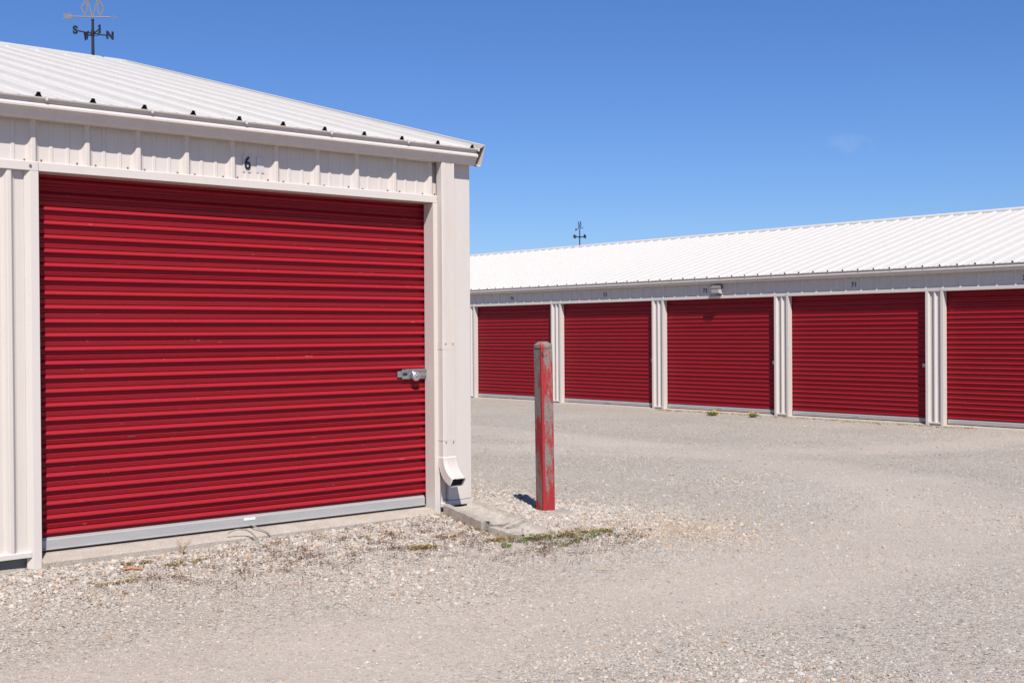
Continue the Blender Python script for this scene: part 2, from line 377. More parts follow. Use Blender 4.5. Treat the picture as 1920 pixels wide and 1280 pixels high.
# ------------------------------------------------------------------ plant litter and moss (countless)
def tuft(mb, x, y, z, n, r, h, w):
    for _ in range(n):
        a = rnd.uniform(0, 6.283); q = r*math.sqrt(rnd.random()); bx, by = x+q*math.cos(a), y+q*math.sin(a)
        b = rnd.uniform(0, 6.283); lean = rnd.uniform(.2, 1.1); hh = h*rnd.uniform(.5, 1.1); ww = w*rnd.uniform(.6, 1.2)
        px, py = -math.sin(b)*ww, math.cos(b)*ww; tx, ty = bx+math.cos(b)*hh*lean, by+math.sin(b)*hh*lean
        mx, my = (bx+tx)/2, (by+ty)/2
        mb.add([(bx-px*.5, by-py*.5, z), (bx+px*.5, by+py*.5, z), (mx+px, my+py, z+hh*.6), (tx, ty, z+hh*.8), (mx-px, my-py, z+hh*.6)], [(0,1,2,4),(4,2,3)])
mo = MB(); gr = MB(); br = MB()
for cx, cy, rx, ry, n in ((-.227, -.74, .10, .035, 34), (.50, -.21, .05, .03, 12), (.05, -.60, .12, .06, 12), (-1.64, -.35, .12, .05, 12), (-1.9, -.24, .08, .03, 8), (.40, -.55, .05, .2, 22), (.33, -.85, .12, .05, 26), (-2.15, -.55, .15, .04, 10), (.75, -.93, .12, .06, 18), (-.25, -.35, .2, .04, 8), (1.0, -.98, .25, .05, 20)):
    for _ in range(n):
        x, y = rnd.gauss(cx, rx*.6), rnd.gauss(cy, ry*.6)
        if y > -.08 and x < .75: continue
        tuft(mo, x, y, gz(x, y)+.009, 16, .018, .015, .0030)
for cx, cy, rx, ry, n in ((.60, -.95, .16, .06, 44), (.84, -1.12, .30, .10, 40), (.42, -.93, .08, .05, 14), (.24, -1.02, .05, .03, 8), (.55, -1.2, .2, .05, 14), (.98, -1.0, .16, .05, 14)):
    for _ in range(n):
        x, y = rnd.gauss(cx, rx*.6), rnd.gauss(cy, ry*.6)
        tuft(gr, x, y, gz(x, y)+.007, 9, .021, .020, .0032)
for _ in range(150000):
    x = rnd.uniform(-3.2, 2.4); y = rnd.uniform(-2.2, -.07)
    s = soil_f(x, y) * smooth01(-.02, .30, noise.noise(Vector((x*7, y*11, 1))) + .35*noise.noise(Vector((x*22, y*30, 5))))
    if rnd.random() > s*.85 + soil_f(x, y)*.05: continue
    z = gz(x, y) + rnd.uniform(.009, .026); a = rnd.uniform(0, 6.283); l = rnd.uniform(.004, .012); w = rnd.uniform(.0016, .0036)
    c, s_ = math.cos(a), math.sin(a); dz = rnd.uniform(-.003, .005)
    br.add([(x-c*l, y-s_*l, z-dz), (x+s_*w, y-c*w, z+.003), (x+c*l, y+s_*l, z+dz), (x-s_*w, y+c*w, z+.003)], [(0,1,2,3)])
for _ in range(230):   # scraps of dead weed along the far building's footing
    y = rnd.uniform(2.8, 9.5); x = 13.03 - abs(rnd.gauss(0, .14))
    tuft(mo, x, y, gz(x, y), 8, .03, .022, .005)
tag(mo.build('moss', M_moss, fix=False), 'olive brown moss tufts among the stones by the near door and splash block', 'moss', None, 'stuff')
tag(gr.build('low_weeds', M_green, fix=False), 'low green weeds at the broken end of the concrete block', 'weeds', None, 'stuff')
tag(br.build('dry_litter', M_brown, fix=False), 'reddish brown dry plant litter strewn over the gravel', 'litter', None, 'stuff')

# ------------------------------------------------------------------ ribbed metal panels
def rib_profile(s0, s1, phase, major=.030, minor=.0045, kk=1.0):
    """(s, height) points of a ribbed sheet between s0 and s1, rib centres at phase + k*RIB"""
    pts = []
    k0 = math.floor((s0-phase)/RIB) - 1; k1 = math.ceil((s1-phase)/RIB) + 1
    for k in range(k0, k1+1):
        c = phase + k*RIB
        pts += [(c-.040*kk, 0), (c-.030*kk, major*.12), (c-.021*kk, major*.45), (c-.0145*kk, major*.85), (c-.009, major), (c+.009, major), (c+.0145*kk, major*.85), (c+.021*kk, major*.45), (c+.030*kk, major*.12), (c+.040*kk, 0)]
        for f in (.345, .655):
            m = c + RIB*f; pts += [(m-.013, 0), (m-.008, minor), (m+.008, minor), (m+.013, 0)]
    pts = [p for p in pts if s0 < p[0] < s1]
    def h_at(s):
        d = abs((s-phase+RIB/2) % RIB - RIB/2)
        return major if d < .0095 else (0 if d > .04 else major*(.04-d)/.0305)
    return [(s0, h_at(s0))] + pts + [(s1, h_at(s1))]

HDR = 2.300     # header underside
def building(name, label, loc, rz, doors, s0, s1, depth, numbers, phase, detail, close_screws):
    """doors: left edges of openings 2.733 wide. Local x runs right along the front, y into the building"""
    W = 2.733
    root = empty(name, loc, rz); tag(root, label, 'building')
    zt = 2.62; ze = 2.700; slope = .272; eave = -.10
    ridge_y = depth/2; ridge_z = ze + slope*(ridge_y-eave)
    rake = s1 + .07; rakeL = s0 - .07
    # footing
    m = MB(); m.box(s0+.02, s1-.03, .056, depth, -.25, .1455)
    m.build('concrete_footing', M_slab, root)
    for d in doors:
        m = MB(); m.extr([(-.062, -.25), (-.062, .108), (-.054, .119), (-.02, .128), (.055, .142), (.055, -.25)], d-.003, d+W+.003); m.build('door_sill', M_slab, root)
    # header sheet
    m = MB(); pr = rib_profile(s0, s1-.20, phase)
    m.strip([(s, -h, HDR+.02) for s, h in pr], [(s, -h, zt+.02) for s, h in pr]); m.build('header_panel', M_wall, root)
    # back and side walls
    m = MB()
    m.strip([(s, depth+h, .1) for s, h in rib_profile(s0, s1, phase)], [(s, depth+h, zt+.06) for s, h in rib_profile(s0, s1, phase)])
    for sx, sg in ((s0, -1), (s1-.004, 1)):
        pp = rib_profile(.02, depth, .1)
        top = lambda y: ze - .04 + slope*(min(y, depth-y)-eave)
        m.strip([(sx + sg*h*.1, y, .1) for y, h in pp], [(sx + sg*h*.1, y, top(y)) for y, h in pp])
    m.build('outer_wall', M_wall, root)
    # unseen sheet added behind the doors to keep daylight out
    m = MB(); m.box(s0+.03, s1-.03, .62, .64, .1, 2.75); m.build('daylight_blocker', M_wood, root)
    # header trim: one length per bay, ends butted, with small laps
    cuts = [s0] + sorted(d for d in doors if d > s0+.5) + [s1-.24]
    prev = None
    for a, b in zip(cuts, cuts[1:]):
        m = MB(); e = .001
        m.extr([(-.036, HDR), (-.036, HDR+.048), (-.030, HDR+.052), (.0, HDR+.052), (.0, HDR+.012), (.10, HDR+.012), (.10, HDR)], a+e, b-e)
        m.build('header_trim', M_trim, root, bevel=.0015)
    # posts between doors
    ed = sorted(doors); posts = []
    for i, d in enumerate(ed):
        L_ = ed[i-1]+W if i else s0; posts.append((L_, d))
    posts.append((ed[-1]+W, s1))
    for (a, b) in posts:
        last = b == s1; first = a == s0
        pm = MB()
        pa, pb = a + (.0 if first else .055), b - (.055 if not last else .21)
        if pb > pa+.02:
            c = (a+b)/2 if not (first or last) else (b-.19 if first else a+.19)
            if last: pr = [(pa, 0), (pb, 0)]
            else:
                pr = rib_profile(pa, pb, c)
            pm.strip([(s, -h, .175) for s, h in pr], [(s, -h, HDR+.005) for s, h in pr]); pm.build('post_panel', M_wall, root)
            # sole trim and skirt board
            t = MB(); t.extr([(-.034, .146), (-.034, .172), (-.0305, .176), (.0, .1765), (.0, .146)], pa, pb); t.build('base_trim', M_trim, root)
            w = MB(); w.box(pa, pb, .012, .05, -.2, .143); w.build('skirt_or_gap_shade', M_wood, root)
        for side, edge, skip in ((1, a, first), (-1, b, last)):
            if skip: continue
            # jamb: face strip on the post and return into the opening
            t = MB(); e0, e1 = (edge, edge+.072) if side == 1 else (edge-.072, edge)
            lip = .030
            if side == 1:
                prof = [(edge, .0755), (edge, -.036), (edge+.045, -.036), (edge+.072, -.010), (edge+.072, .002), (edge+.012, .002), (edge+.012, .0755)]
            else:
                prof = [(edge, .0755), (edge, -.036), (edge-.045, -.036), (edge-.072, -.010), (edge-.072, .002), (edge-.012, .002), (edge-.012, .0755)]
            n = len(prof); A = [(x, y, .062) for x, y in prof]; B = [(x, y, HDR-.001) for x, y in prof]
            t.add(A+B, [(i, (i+1) % n, n+(i+1) % n, n+i) for i in range(n)] + [tuple(range(n)), tuple(range(n, 2*n))])
            t.build('door_jamb', M_trim, root, bevel=.0012)
    # corner board
    m = MB(); m.box(s1-.205, s1, -.030, .16, .186, zt+.02)
    m.build('corner_trim', M_trim, root, bevel=.004)
    m = MB(); m.extr([(-.034, .150), (-.034, .183), (.0, .185), (.0, .150)], s1-.235, s1-.004); m.build('base_trim', M_trim, root)
    m = MB(); m.box(s1-.24, s1-.05, .02, .05, -.2, .148); m.build('skirt_or_gap_shade', M_rubber_gap, root)  # black strip standing in for the shaded gap below the corner trim
    # soffit strip under the eave
    m = MB(); m.extr([(-.10, ze-.022), (.10, ze+.03), (.10, zt+.015), (-.028, zt+.015), (-.028, ze-.075), (-.10, ze-.075)], s0, s1); 
    m.build('soffit', M_trim, root)
    # roof sheets
    m = MB(); pr = rib_profile(rakeL, rake-.02, phase, .030, .005, .72)
    nrm = Vector((0, -slope, 1)).normalized()
    def rp(s, h, y, back=False):
        yy = y + nrm.y*h; zz = ze + slope*(y-eave) + nrm.z*h
        return (s, yy, zz) if not back else (s, depth-yy, zz)
    nrow = 2
    for bk in (False, True):
        m.strip([rp(s, h, eave-.012, bk) for s, h in pr], [rp(s, h, ridge_y, bk) for s, h in pr])
    roof = m.build('roof', M_roof, root)
    # black deck added under the sheets so the rib ends look dark
    m = MB()
    for bk in (0, 1):
        y0, y1 = eave+.012, ridge_y
        z0, z1 = ze + slope*.012 - .004, ridge_z - .004
        Y0, Y1 = (y0, y1) if not bk else (depth-y0, depth-y1)
        m.add([(rakeL+.01, Y0, z0), (rake-.03, Y0, z0), (rake-.03, Y1, z1), (rakeL+.01, Y1, z1), (rakeL+.01, Y0, z0-.02), (rake-.03, Y0, z0-.02), (rake-.03, Y1, z1-.02), (rakeL+.01, Y1, z1-.02)],
              [(0,1,2,3),(4,7,6,5),(0,4,5,1),(1,5,6,2),(2,6,7,3),(3,7,4,0)])
    m.build('dark_rib_backing', M_foam_shade, roof)
    # foam closures fill the rib ends
    k0 = math.ceil((rakeL-phase)/RIB); k1 = math.floor((rake-phase)/RIB)
    for k in range(k0, k1+1):
        c = phase + k*RIB
        if c+.04 > rake-.02 or c-.04 < rakeL: continue
        if detail == 'far' and not -24 < c < 5.4: continue
        m = MB()
        o_ = [(c-.024, -.003), (c-.0185, .0035), (c-.0135, .013), (c-.0098, .0245), (c-.0075, .0275), (c+.0075, .0275), (c+.0098, .0245), (c+.0135, .013), (c+.0185, .0035), (c+.024, -.003)]
        m.add([rp(s, h, eave-.004) for s, h in o_], [tuple(range(len(o_)))])
        m.build('rib_closure', M_foam_shade, roof)
    # ridge cap, in lapped lengths
    s = rakeL; Lc = 200.; i = 0
    while s < rake-.05:
        e = min(s+Lc, rake); lift = .034 + (.003 if i % 2 else 0)
        m = MB(); n1 = .17
        m.extr([(ridge_y-n1, ridge_z-slope*n1+lift-.033), (ridge_y-n1, ridge_z-slope*n1+lift), (ridge_y-.02, ridge_z+lift-.002), (ridge_y, ridge_z+lift+.006), (ridge_y+.02, ridge_z+lift-.002), (ridge_y+n1, ridge_z-slope*n1+lift), (ridge_y+n1, ridge_z-slope*n1+lift-.033), (ridge_y, ridge_z+lift-.030)], s, rake)
        m.build('ridge_cap', M_roof, roof); s = e; i += 1
    # rake trim at both gables
    for x0, x1 in ((rake-.055, rake), (rakeL, rakeL+.055)):
        m = MB()
        for bk in (False, True):
            def pt(x, h, y): return rp(x, h, y, bk)
            ins = x0 if x1 == rake else x1; out = x1 if x1 == rake else x0; sg = 1 if x1 == rake else -1
            prof = [(ins, .001), (ins, .038), (out, .038), (out-sg*.012, -.118), (out-sg*.050, -.124), (out-sg*.050, -.120), (out-sg*.016, -.114), (out-sg*.004, .034)]
            n = len(prof); A = [pt(x, h, eave-.02) for x, h in prof]; B = [pt(x, h, ridge_y) for x, h in prof]
            m.add(A+B, [(i, (i+1) % n, n+(i+1) % n, n+i) for i in range(n)] + [tuple(range(n)), tuple(range(n, 2*n))])
        m.build('rake_trim', M_trim, roof)
    # gutter (K profile) with hangers and lapped joints
    gx1 = s1 - .004
    outer = [(-.104, ze-.016), (-.104, ze-.108), (-.172, ze-.108), (-.178, ze-.104), (-.186, ze-.086), (-.194, ze-.070), (-.200, ze-.062), (-.208, ze-.061), (-.2145, ze-.054), (-.2155, ze-.044), (-.211, ze-.035), (-.199, ze-.029), (-.197, ze-.022), (-.198, ze-.008), (-.219, ze-.005), (-.221, ze+.001), (-.214, ze+.003), (-.204, ze+.001)]
    outer = [(y+.078, z-.008) for y, z in outer]
    m = MB(); m.extr(outer, s0-.05, gx1, closed=False)
    mid = [(y+.002 if y < -.06 else y, z+.0015) for y, z in outer]
    gut = m.build('gutter', M_gutter, root)
    sol = gut.modifiers.new('sheet', 'SOLIDIFY'); sol.thickness = .0015; sol.offset = 0
    m = MB(); o2 = outer[:-2]; m.add([(gx1, y, z) for y, z in o2] + [(gx1-.002, y, z) for y, z in o2], [tuple(range(len(o2))), tuple(range(len(o2), 2*len(o2)))[::-1]])
    m.build('gutter_end_cap', M_gutter, gut)
    s = phase + .035
    while s - 2*RIB > s0: s -= 2*RIB
    n_h = 0
    yl = outer[-3][0]; zl = outer[-3][1]
    while s < s1:
        m = MB(); m.box(s-.011, s+.011, yl+.004, -.026, zl-.004, zl-.001)
        m.add([(s-.009, yl-.005, zl+.006), (s+.009, yl-.005, zl+.006), (s+.006, yl-.005, zl-.016), (s-.006, yl-.005, zl-.016), (s-.009, yl+.004, zl+.006), (s+.009, yl+.004, zl+.006), (s+.006, yl+.002, zl-.016), (s-.006, yl+.002, zl-.016)], [(0,1,2,3),(4,7,6,5),(0,4,5,1),(1,5,6,2),(2,6,7,3),(3,7,4,0)])
        m.build('gutter_hanger', M_gutter, gut)
        s += 2*RIB; n_h += 1
    # roller doors
    period = .0803
    cell = [(0.0, .002), (.012, .0120), (.030, .0138), (.325, .0072), (.337, .001), (.350, .0), (.385, .0045), (.43, .0105), (.48, .0160), (.535, .0200), (.59, .0222), (.64, .0222), (.685, .0195), (.72, .0135), (.745, .005), (.765, .0), (.97, .0)]
    seam = [(0.0, .002), (.012, .0120), (.030, .0138), (.08, .0128), (.10, .0090), (.12, .0120), (.17, .0110), (.19, .0070), (.21, .0105), (.27, .0092), (.29, .0055), (.31, .0080), (.325, .0072), (.337, .001), (.350, .0), (.385, .0045), (.43, .0105), (.48, .0160), (.535, .0200), (.59, .0222), (.64, .0222), (.685, .0195), (.72, .0135), (.745, .005), (.765, .0), (.97, .0)]
    for di, d in enumerate(ed):
        num = numbers.get(di)
        dr = MB(); prof = []; z = .222 + period*28; i = 0
        while i < 28:
            for t, h in (seam if i % 6 == 3 else cell): prof.append((.100-h, z - t*period))
            z -= period; i += 1
        prof.append((.094, .222))
        dr.extr(prof, d-.015, d+W+.015, closed=False, smooth=True)
        for fi in range(len(dr.sm)): dr.sm[fi] = True
        door = dr.build('roller_door', M_red_scuffed if (detail == 'near' or di % 3 == 1) else M_red, root)
        door.data.set_sharp_from_angle(angle=math.radians(28)) if hasattr(door.data, 'set_sharp_from_angle') else None
        t = MB(); t.extr([(.070, .163), (.070, .214), (.080, .218), (.080, .226), (.105, .226), (.105, .158), (.058, .158), (.055, .163)], d+.012, d+W-.012); rail = t.build('bottom_rail', M_rail, door, bevel=.0012)
        t = MB(); t.box(d+.012, d+W-.012, .066, .098, .147, .1575); t.build('rubber_seal', M_rubber_gap, door)
        # pull handle on rail
        t = MB(); hx = d+W*.5; t.tube([(hx-.06, .069, .190), (hx-.055, .052, .180), (hx+.055, .052, .180), (hx+.06, .069, .190)], .004, 6)
        if detail == 'far': t.build('pull_handle', M_steel, rail)
        # latch near the right edge
        lx = d+W-.240; lz = 1.093
        t = MB(); t.box(lx, lx+.035, .068, .076, lz-.022, lz+.022); t.box(lx+.035, lx+.235, .062, .074, lz-.034, lz+.034)
        t.box(lx+.055, lx+.235, .050, .0615, lz+.022, lz+.036); t.box(lx+.16, lx+.236, .052, .0615, lz-.016, lz+.012)
        if detail == 'near': t.build('latch', M_steel, door, bevel=.001)
        else:
            t2 = MB(); t2.box(lx+.13, lx+.225, .056, .074, lz-.03, lz+.03); t2.build('latch', M_steel, door, bevel=.001)
        if num:
            txt, cx = num; cx = d + W/2 if cx is None else cx
            text_mesh('door_number', txt, .112, M_digit, root, Matrix.Translation((cx, -.0085, 2.455)) @ Matrix.Rotation(math.pi/2, 4, 'X'), .002, .0022, .80, 1.35)
    # screws on roof, header trim and corner
    def screw(mb, c, n, r=.0065, h=.005):
        n = n.normalized(); a = n.cross(Vector((1, 0, 0)));  a = a.normalized() if a.length > .01 else Vector((0, 1, 0)); b = n.cross(a)
        vs = [c + (a*math.cos(k*math.pi/3)+b*math.sin(k*math.pi/3))*r + n*hh for hh in (0, h) for k in range(6)]
        mb.add(vs, [(k, (k+1) % 6, 6+(k+1) % 6, 6+k) for k in range(6)] + [tuple(range(6, 12))])
    spts = []
    k0 = math.ceil((close_screws-phase)/RIB); k1 = math.floor((s1-phase)/RIB)
    for k in range(k0, k1+1):
        for f in (.17, .83):
            x = phase + (k+f)*RIB + rnd.uniform(-.01, .01)
            if s0 < x < s1-.25:
                m = MB(); screw(m, Vector((x, -.001, HDR+.062+rnd.uniform(-.003, .003))), Vector((0, -1, 0)), .0055); m.build('screw', M_screw, root, fix=False)
        y = .12
        while y < ridge_y-.1:
            x = phase + (k+.17)*RIB
            if x < rake-.06: m = MB(); screw(m, Vector(rp(x, 0, y)), nrm, .008, .007); m.build('screw', M_screw, roof, fix=False)
            y += .92
    for sx in ([0.436] if detail == 'near' else []) + [d-.045 for d in ed] :
        m = MB(); screw(m, Vector((sx, -.0362, HDR+.026)), Vector((0, -1, 0)), .0075); m.build('screw', M_screw, root, fix=False)
    return root

A = building('storage_building', 'near white metal storage building with one big red roller door numbered 6', (0, 0, 0), 0,
             [-2.336 - 3.048*k for k in range(4)], -2.336-3.048*3-.333, .73, 12.7, {3: ('6', -1.030)}, -2.359, 'near', -2.8)
dB = sorted(-6.539 - 3.048*k for k in range(-3, 7))          # openings, left edges in local x (= -world y)
nB = {dB.index(-6.539-3.048*k): (t, cx) for k, t, cx in ((3, '74', None), (2, '73', None), (1, '72', -8.515), (0, '71', None), (-1, '70', None), (-2, '69', None))}
B = building('storage_building', 'long white metal storage building with a row of red roller doors numbered 70 to 74', (13.218, 0, -.29), -math.pi/2,
             dB, dB[0]-.333, dB[-1]+2.733+.333, 9.4, nB, -3.806, 'far', 60)

# ghost plate of a lost digit, and films behind the digit
m = MB(); m.box(-.965, -.912, -.0052, -.0047, 2.405, 2.505); m.build('number_film', M_film, A)
m = MB(); m.box(-1.062, -1.005, -.0051, -.0047, 2.402, 2.512); m.build('number_film', M_film, A)
# spare label on the near door rail
m = MB(); m.box(-1.035, -.955, .0682, .0696, .196, .211); m.build('sticker', M_white, A)

# ------------------------------------------------------------------ downspout
def downspout(parent, cx, cy, z1, z0):
    w, dp = .114, .070
    def ring(n_w=w, n_d=dp, grooves=True):
        """cross-section (x, y) seen from above, front edge first; flutes on the front"""
        pts = []; x0, x1, y0, y1 = -n_w/2, n_w/2, -n_d/2, n_d/2
        pts += [(x0, y0+.006), (x0+.006, y0)]
        xs_ = [x0+.036, x0+.050, x0+.064, x0+.078, x0+.092]
        for x in xs_: pts += [(x-.004, y0), (x, y0+.0075), (x+.004, y0)]
        pts += [(x1-.006, y0), (x1, y0+.006), (x1, y1-.006), (x1-.006, y1), (x0+.006, y1), (x0, y1-.006)]
        return pts
    pr = ring(); n = len(pr)
    root = None
    m = MB()
    def sect(m, P, T, scale=1.0, close=False):
        pass
    A_ = [(cx+x, cy+y, z0) for x, y in pr]; B_ = [(cx+x, cy+y, z1) for x, y in pr]
    m.add(A_+B_, [(i, (i+1) % n, n+(i+1) % n, n+i) for i in range(n)]); d = m.build('downspout', M_gutter, parent)
    # crimped elbow turning outward (-y)
    m = MB(); rings = []; R_ = .185; ang_max = math.radians(60); steps = 15
    for k in range(steps+1):
        a = ang_max*k/steps; s_ = (1.035 if k % 2 else 1.0) if k < steps else 1.0
        py = cy - R_*(1-math.cos(a)); pz = z0 - R_*math.sin(a); tx = Vector((0, -math.sin(a), -math.cos(a))); out = Vector((0, -math.cos(a), math.sin(a)))
        rings.append([Vector((cx+x*s_, py, pz)) + out*(-y*s_) for x, y in pr])
    last = Vector((0, -math.sin(ang_max), -math.cos(ang_max)))
    for ex in (.016, .034):
        cq = sum(rings[steps], Vector())/n; rings.append([cq + (p-cq)*(1-ex*1.2) + last*ex for p in rings[steps]])
    vs = [p for r in rings for p in r]
    m.add(vs, [(k*n+i, k*n+(i+1) % n, (k+1)*n+(i+1) % n, (k+1)*n+i) for k in range(len(rings)-1) for i in range(n)])
    e = m.build('elbow', M_gutter, d); so_ = e.modifiers.new('sheet', 'SOLIDIFY'); so_.thickness = .002; so_.offset = 1
    e.data.shade_smooth()
    e.data.set_sharp_from_angle(angle=math.radians(35))
    # black sheet just inside the mouth stands in for the pipe's inner shade
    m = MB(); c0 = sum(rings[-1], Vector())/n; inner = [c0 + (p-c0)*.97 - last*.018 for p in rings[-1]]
    m.add(inner, [tuple(range(n))]); m.build('bore_shade', M_foam_shade, e, fix=False)
    
    # joint sleeves and strap
    for z, hh, nm in ((1.245+.02, .062, 'joint_sleeve'), (z0+.115, .006, 'joint_sleeve')):
        m = MB(); k_ = 1.035; A_ = [(cx+x*k_, cy+y*k_, z) for x, y in pr]; B_ = [(cx+x*k_, cy+y*k_, z+hh) for x, y in pr]
        m.add(A_+B_, [(i, (i+1) % n, n+(i+1) % n, n+i) for i in range(n)] + [tuple(range(n)), tuple(range(n, 2*n))]); m.build(nm, M_gutter, d)
    for x in (-.036, .030):
        for z in (1.305, z0+.103):
            m = MB(); m.tube([(cx+x, cy-dp/2-.006, z), (cx+x, cy-dp/2+.002, z)], .0045, 6); m.build('screw', M_screw, d, fix=False)
    return d
downspout(A, .487, -.062, 2.600, .508)

# ------------------------------------------------------------------ padlock and latch keyhole
pl = empty('padlock', (.292, .040, 1.078)); tag(pl, 'round steel disc padlock on the latch of the near red door', 'padlock')
m = MB(); R0 = .034; prof = [(0, -.016), (.020, -.016), (.029, -.013), (.034, -.006), (.034, .008), (.028, .012), (0, .012)]
for i in range(len(prof)-1):
    pass
k_ = 28; rings = [[(r*math.cos(2*math.pi*j/k_), y, r*math.sin(2*math.pi*j/k_)) for j in range(k_)] for r, y in prof[1:-1]]
vs = [p for r in rings for p in r]; fs = [(i*k_+j, i*k_+(j+1) % k_, (i+1)*k_+(j+1) % k_, (i+1)*k_+j) for i in range(len(rings)-1) for j in range(k_)]
m.add(vs, fs, 0, True); m.add(rings[0], [tuple(range(k_))]); m.add(rings[-1], [tuple(range(k_))]); m.build('lock_body', M_chrome, pl)
m = MB(); m.tube([(.004, -.0165, -.002), (.004, -.021, -.002)], .011, 16); m.build('key_plug', M_steel, pl)
m = MB(); m.tube([(-.020+.016*math.cos(t), -.008, .022+.012*math.sin(t)) for t in [math.pi*q/8 for q in range(-2, 9)]], .0045, 8); m.build('shackle', M_chrome, pl)
m = MB(); m.box(.196, .234, .0605, .0618, 1.083, 1.103); m.build('slot', M_rubber_gap, A)

# ------------------------------------------------------------------ wall light on the far building
wl = empty('wall_light', (13.218, 8.165, 1.995)); tag(wl, 'small grey box floodlight under the eave beside number 72', 'wall light')
def yz(prof, y0, y1, name, mat, taper=0.0, parent=None):
    m = MB(); n = len(prof); A_ = [(-o, y0+taper*o, z) for o, z in prof]; B_ = [(-o, y1-taper*o, z) for o, z in prof]
    m.add(A_+B_, [(i, (i+1) % n, n+(i+1) % n, n+i) for i in range(n)] + [tuple(range(n)), tuple(range(n, 2*n))]); return m.build(name, mat, parent or wl, bevel=.003)
yz([(.004, .268), (.09, .268), (.150, .212), (.150, .198), (.004, .198)], -.112, .112, 'lamp_housing', M_lamp, .06)
yz([(.010, .1965), (.146, .1965), (.130, .118), (.06, .100), (.010, .100)], -.105, .105, 'lens', M_glass, .09)
yz([(.004, .0985), (.040, .0985), (.040, .078), (.004, .078)], -.06, .06, 'lower_bracket', M_lamp, 0)

# ------------------------------------------------------------------ weather vanes
def vane(name, label, loc, rz, arm, z_card, z_arrow, emb, group):
    root = empty(name, loc, 0); tag(root, label, 'weather vane', group)
    m = MB(); m.tube([(0, 0, -.06), (0, 0, z_card), (0, 0, z_arrow-.03)], [.017, .015, .013], 10); m.build('pole', M_iron, root)
    m = MB(); m.tube([(0, 0, .0), (0, 0, .06)], .0175, 10); m.tube([(0, 0, z_card-.03), (0, 0, z_card+.028)], .02, 10); m.tube([(0, 0, z_arrow-.045), (0, 0, z_arrow-.025)], .016, 10); m.build('collar', M_iron, root)
    for ang, ch in ((0, 'N'), (-90, 'E'), (180, 'S'), (90, 'W')):
        a = math.radians(ang); c, s_ = math.cos(a), math.sin(a)
        m = MB(); m.tube([(0, 0, z_card), (c*arm*.4, s_*arm*.4, z_card-.006), (c*(arm-.03), s_*(arm-.03), z_card)], .008, 7)
        m.tube([(c*.01, s_*.01, z_card-.026), (c*.05, s_*.05, z_card-.026), (c*.075, s_*.075, z_card-.008)], .004, 6)
        o = m.build('compass_arm', M_iron, root)
        if ch in 'SN': M = Matrix.Translation((c*arm, s_*arm, z_card)) @ Matrix.Rotation(math.pi/2, 4, 'X')
        else: M = Matrix.Translation((c*arm, s_*arm, z_card)) @ Matrix.Rotation(math.pi/2, 4, 'Z') @ Matrix.Rotation(math.pi/2, 4, 'X')
        text_mesh('compass_letter', ch, .118, M_iron, o, M, .005, .006, .95)
    R = Matrix.Rotation(rz, 4, 'Z')
    def flat(name, polys, mat, th=.004, par=root):
        m = MB()
        for pts in polys:
            n = len(pts); A_ = [R @ Vector((x, -th, z+z_arrow)) for x, z in pts]; B_ = [R @ Vector((x, th, z+z_arrow)) for x, z in pts]
            m.add(A_+B_, [(i, (i+1) % n, n+(i+1) % n, n+i) for i in range(n)] + [tuple(range(n)), tuple(range(n, 2*n))])
        return m.build(name, mat, par)
    m = MB(); m.tube([R @ Vector((x, 0, z_arrow)) for x in (-.25, -.1, 0, .1, .19)], .0065, 7); arrow = m.build('arrow_shaft', emb, root)
    flat('arrow_tail', [[(-.328, .037), (-.285, .026), (-.262, .030), (-.232, .028), (-.222, .0), (-.232, -.026), (-.262, -.026), (-.290, -.022), (-.328, -.040), (-.300, -.001)]], emb)
    dia = lambda cx, a, b, w: [[(cx-a, 0), (cx, b), (cx, b-w), (cx-a+w*1.4, 0)], [(cx, b), (cx+a, 0), (cx+a-w*1.4, 0), (cx, b-w)], [(cx+a, 0), (cx, -b), (cx, -b+w), (cx+a-w*1.4, 0)], [(cx, -b), (cx-a, 0), (cx-a+w*1.4, 0), (cx, -b+w)]]
    flat('arrow_head', dia(.222, .030, .019, .007) + [[(.250, .004), (.295, 0), (.250, -.004)]], emb)
    def bar(x0, z0, x1, z1, w=.013):
        dx, dz = x1-x0, z1-z0; l = math.hypot(dx, dz); nx_, nz = -dz/l*w/2, dx/l*w/2
        return [(x0+nx_, z0+nz), (x1+nx_, z1+nz), (x1-nx_, z1-nz), (x0-nx_, z0-nz)]
    P = []
    for sg in (-1, 1):
        P += [bar(sg*.074, .004, sg*.124, .100), bar(sg*.124, .098, sg*.066, .205), bar(sg*.074, .012, sg*.052, .115), bar(sg*.052, .113, sg*.078, .205), bar(sg*.004, .006, sg*.055, .198)]
    flat('diamond_emblem', P, emb, .003)
    return root
vane('weather_vane', 'large metal weather vane on the near roof ridge with letters S and N facing forward', (.434, 6.35, 4.475), -.60, .195, .262, .442, M_copper, 'weather vanes on the roof ridges')
vane('weather_vane', 'small dark weather vane on the far roof ridge against the sky', (17.918, 17.02, 3.70), -1.95, .195, .285, .50, M_iron, 'weather vanes on the roof ridges')

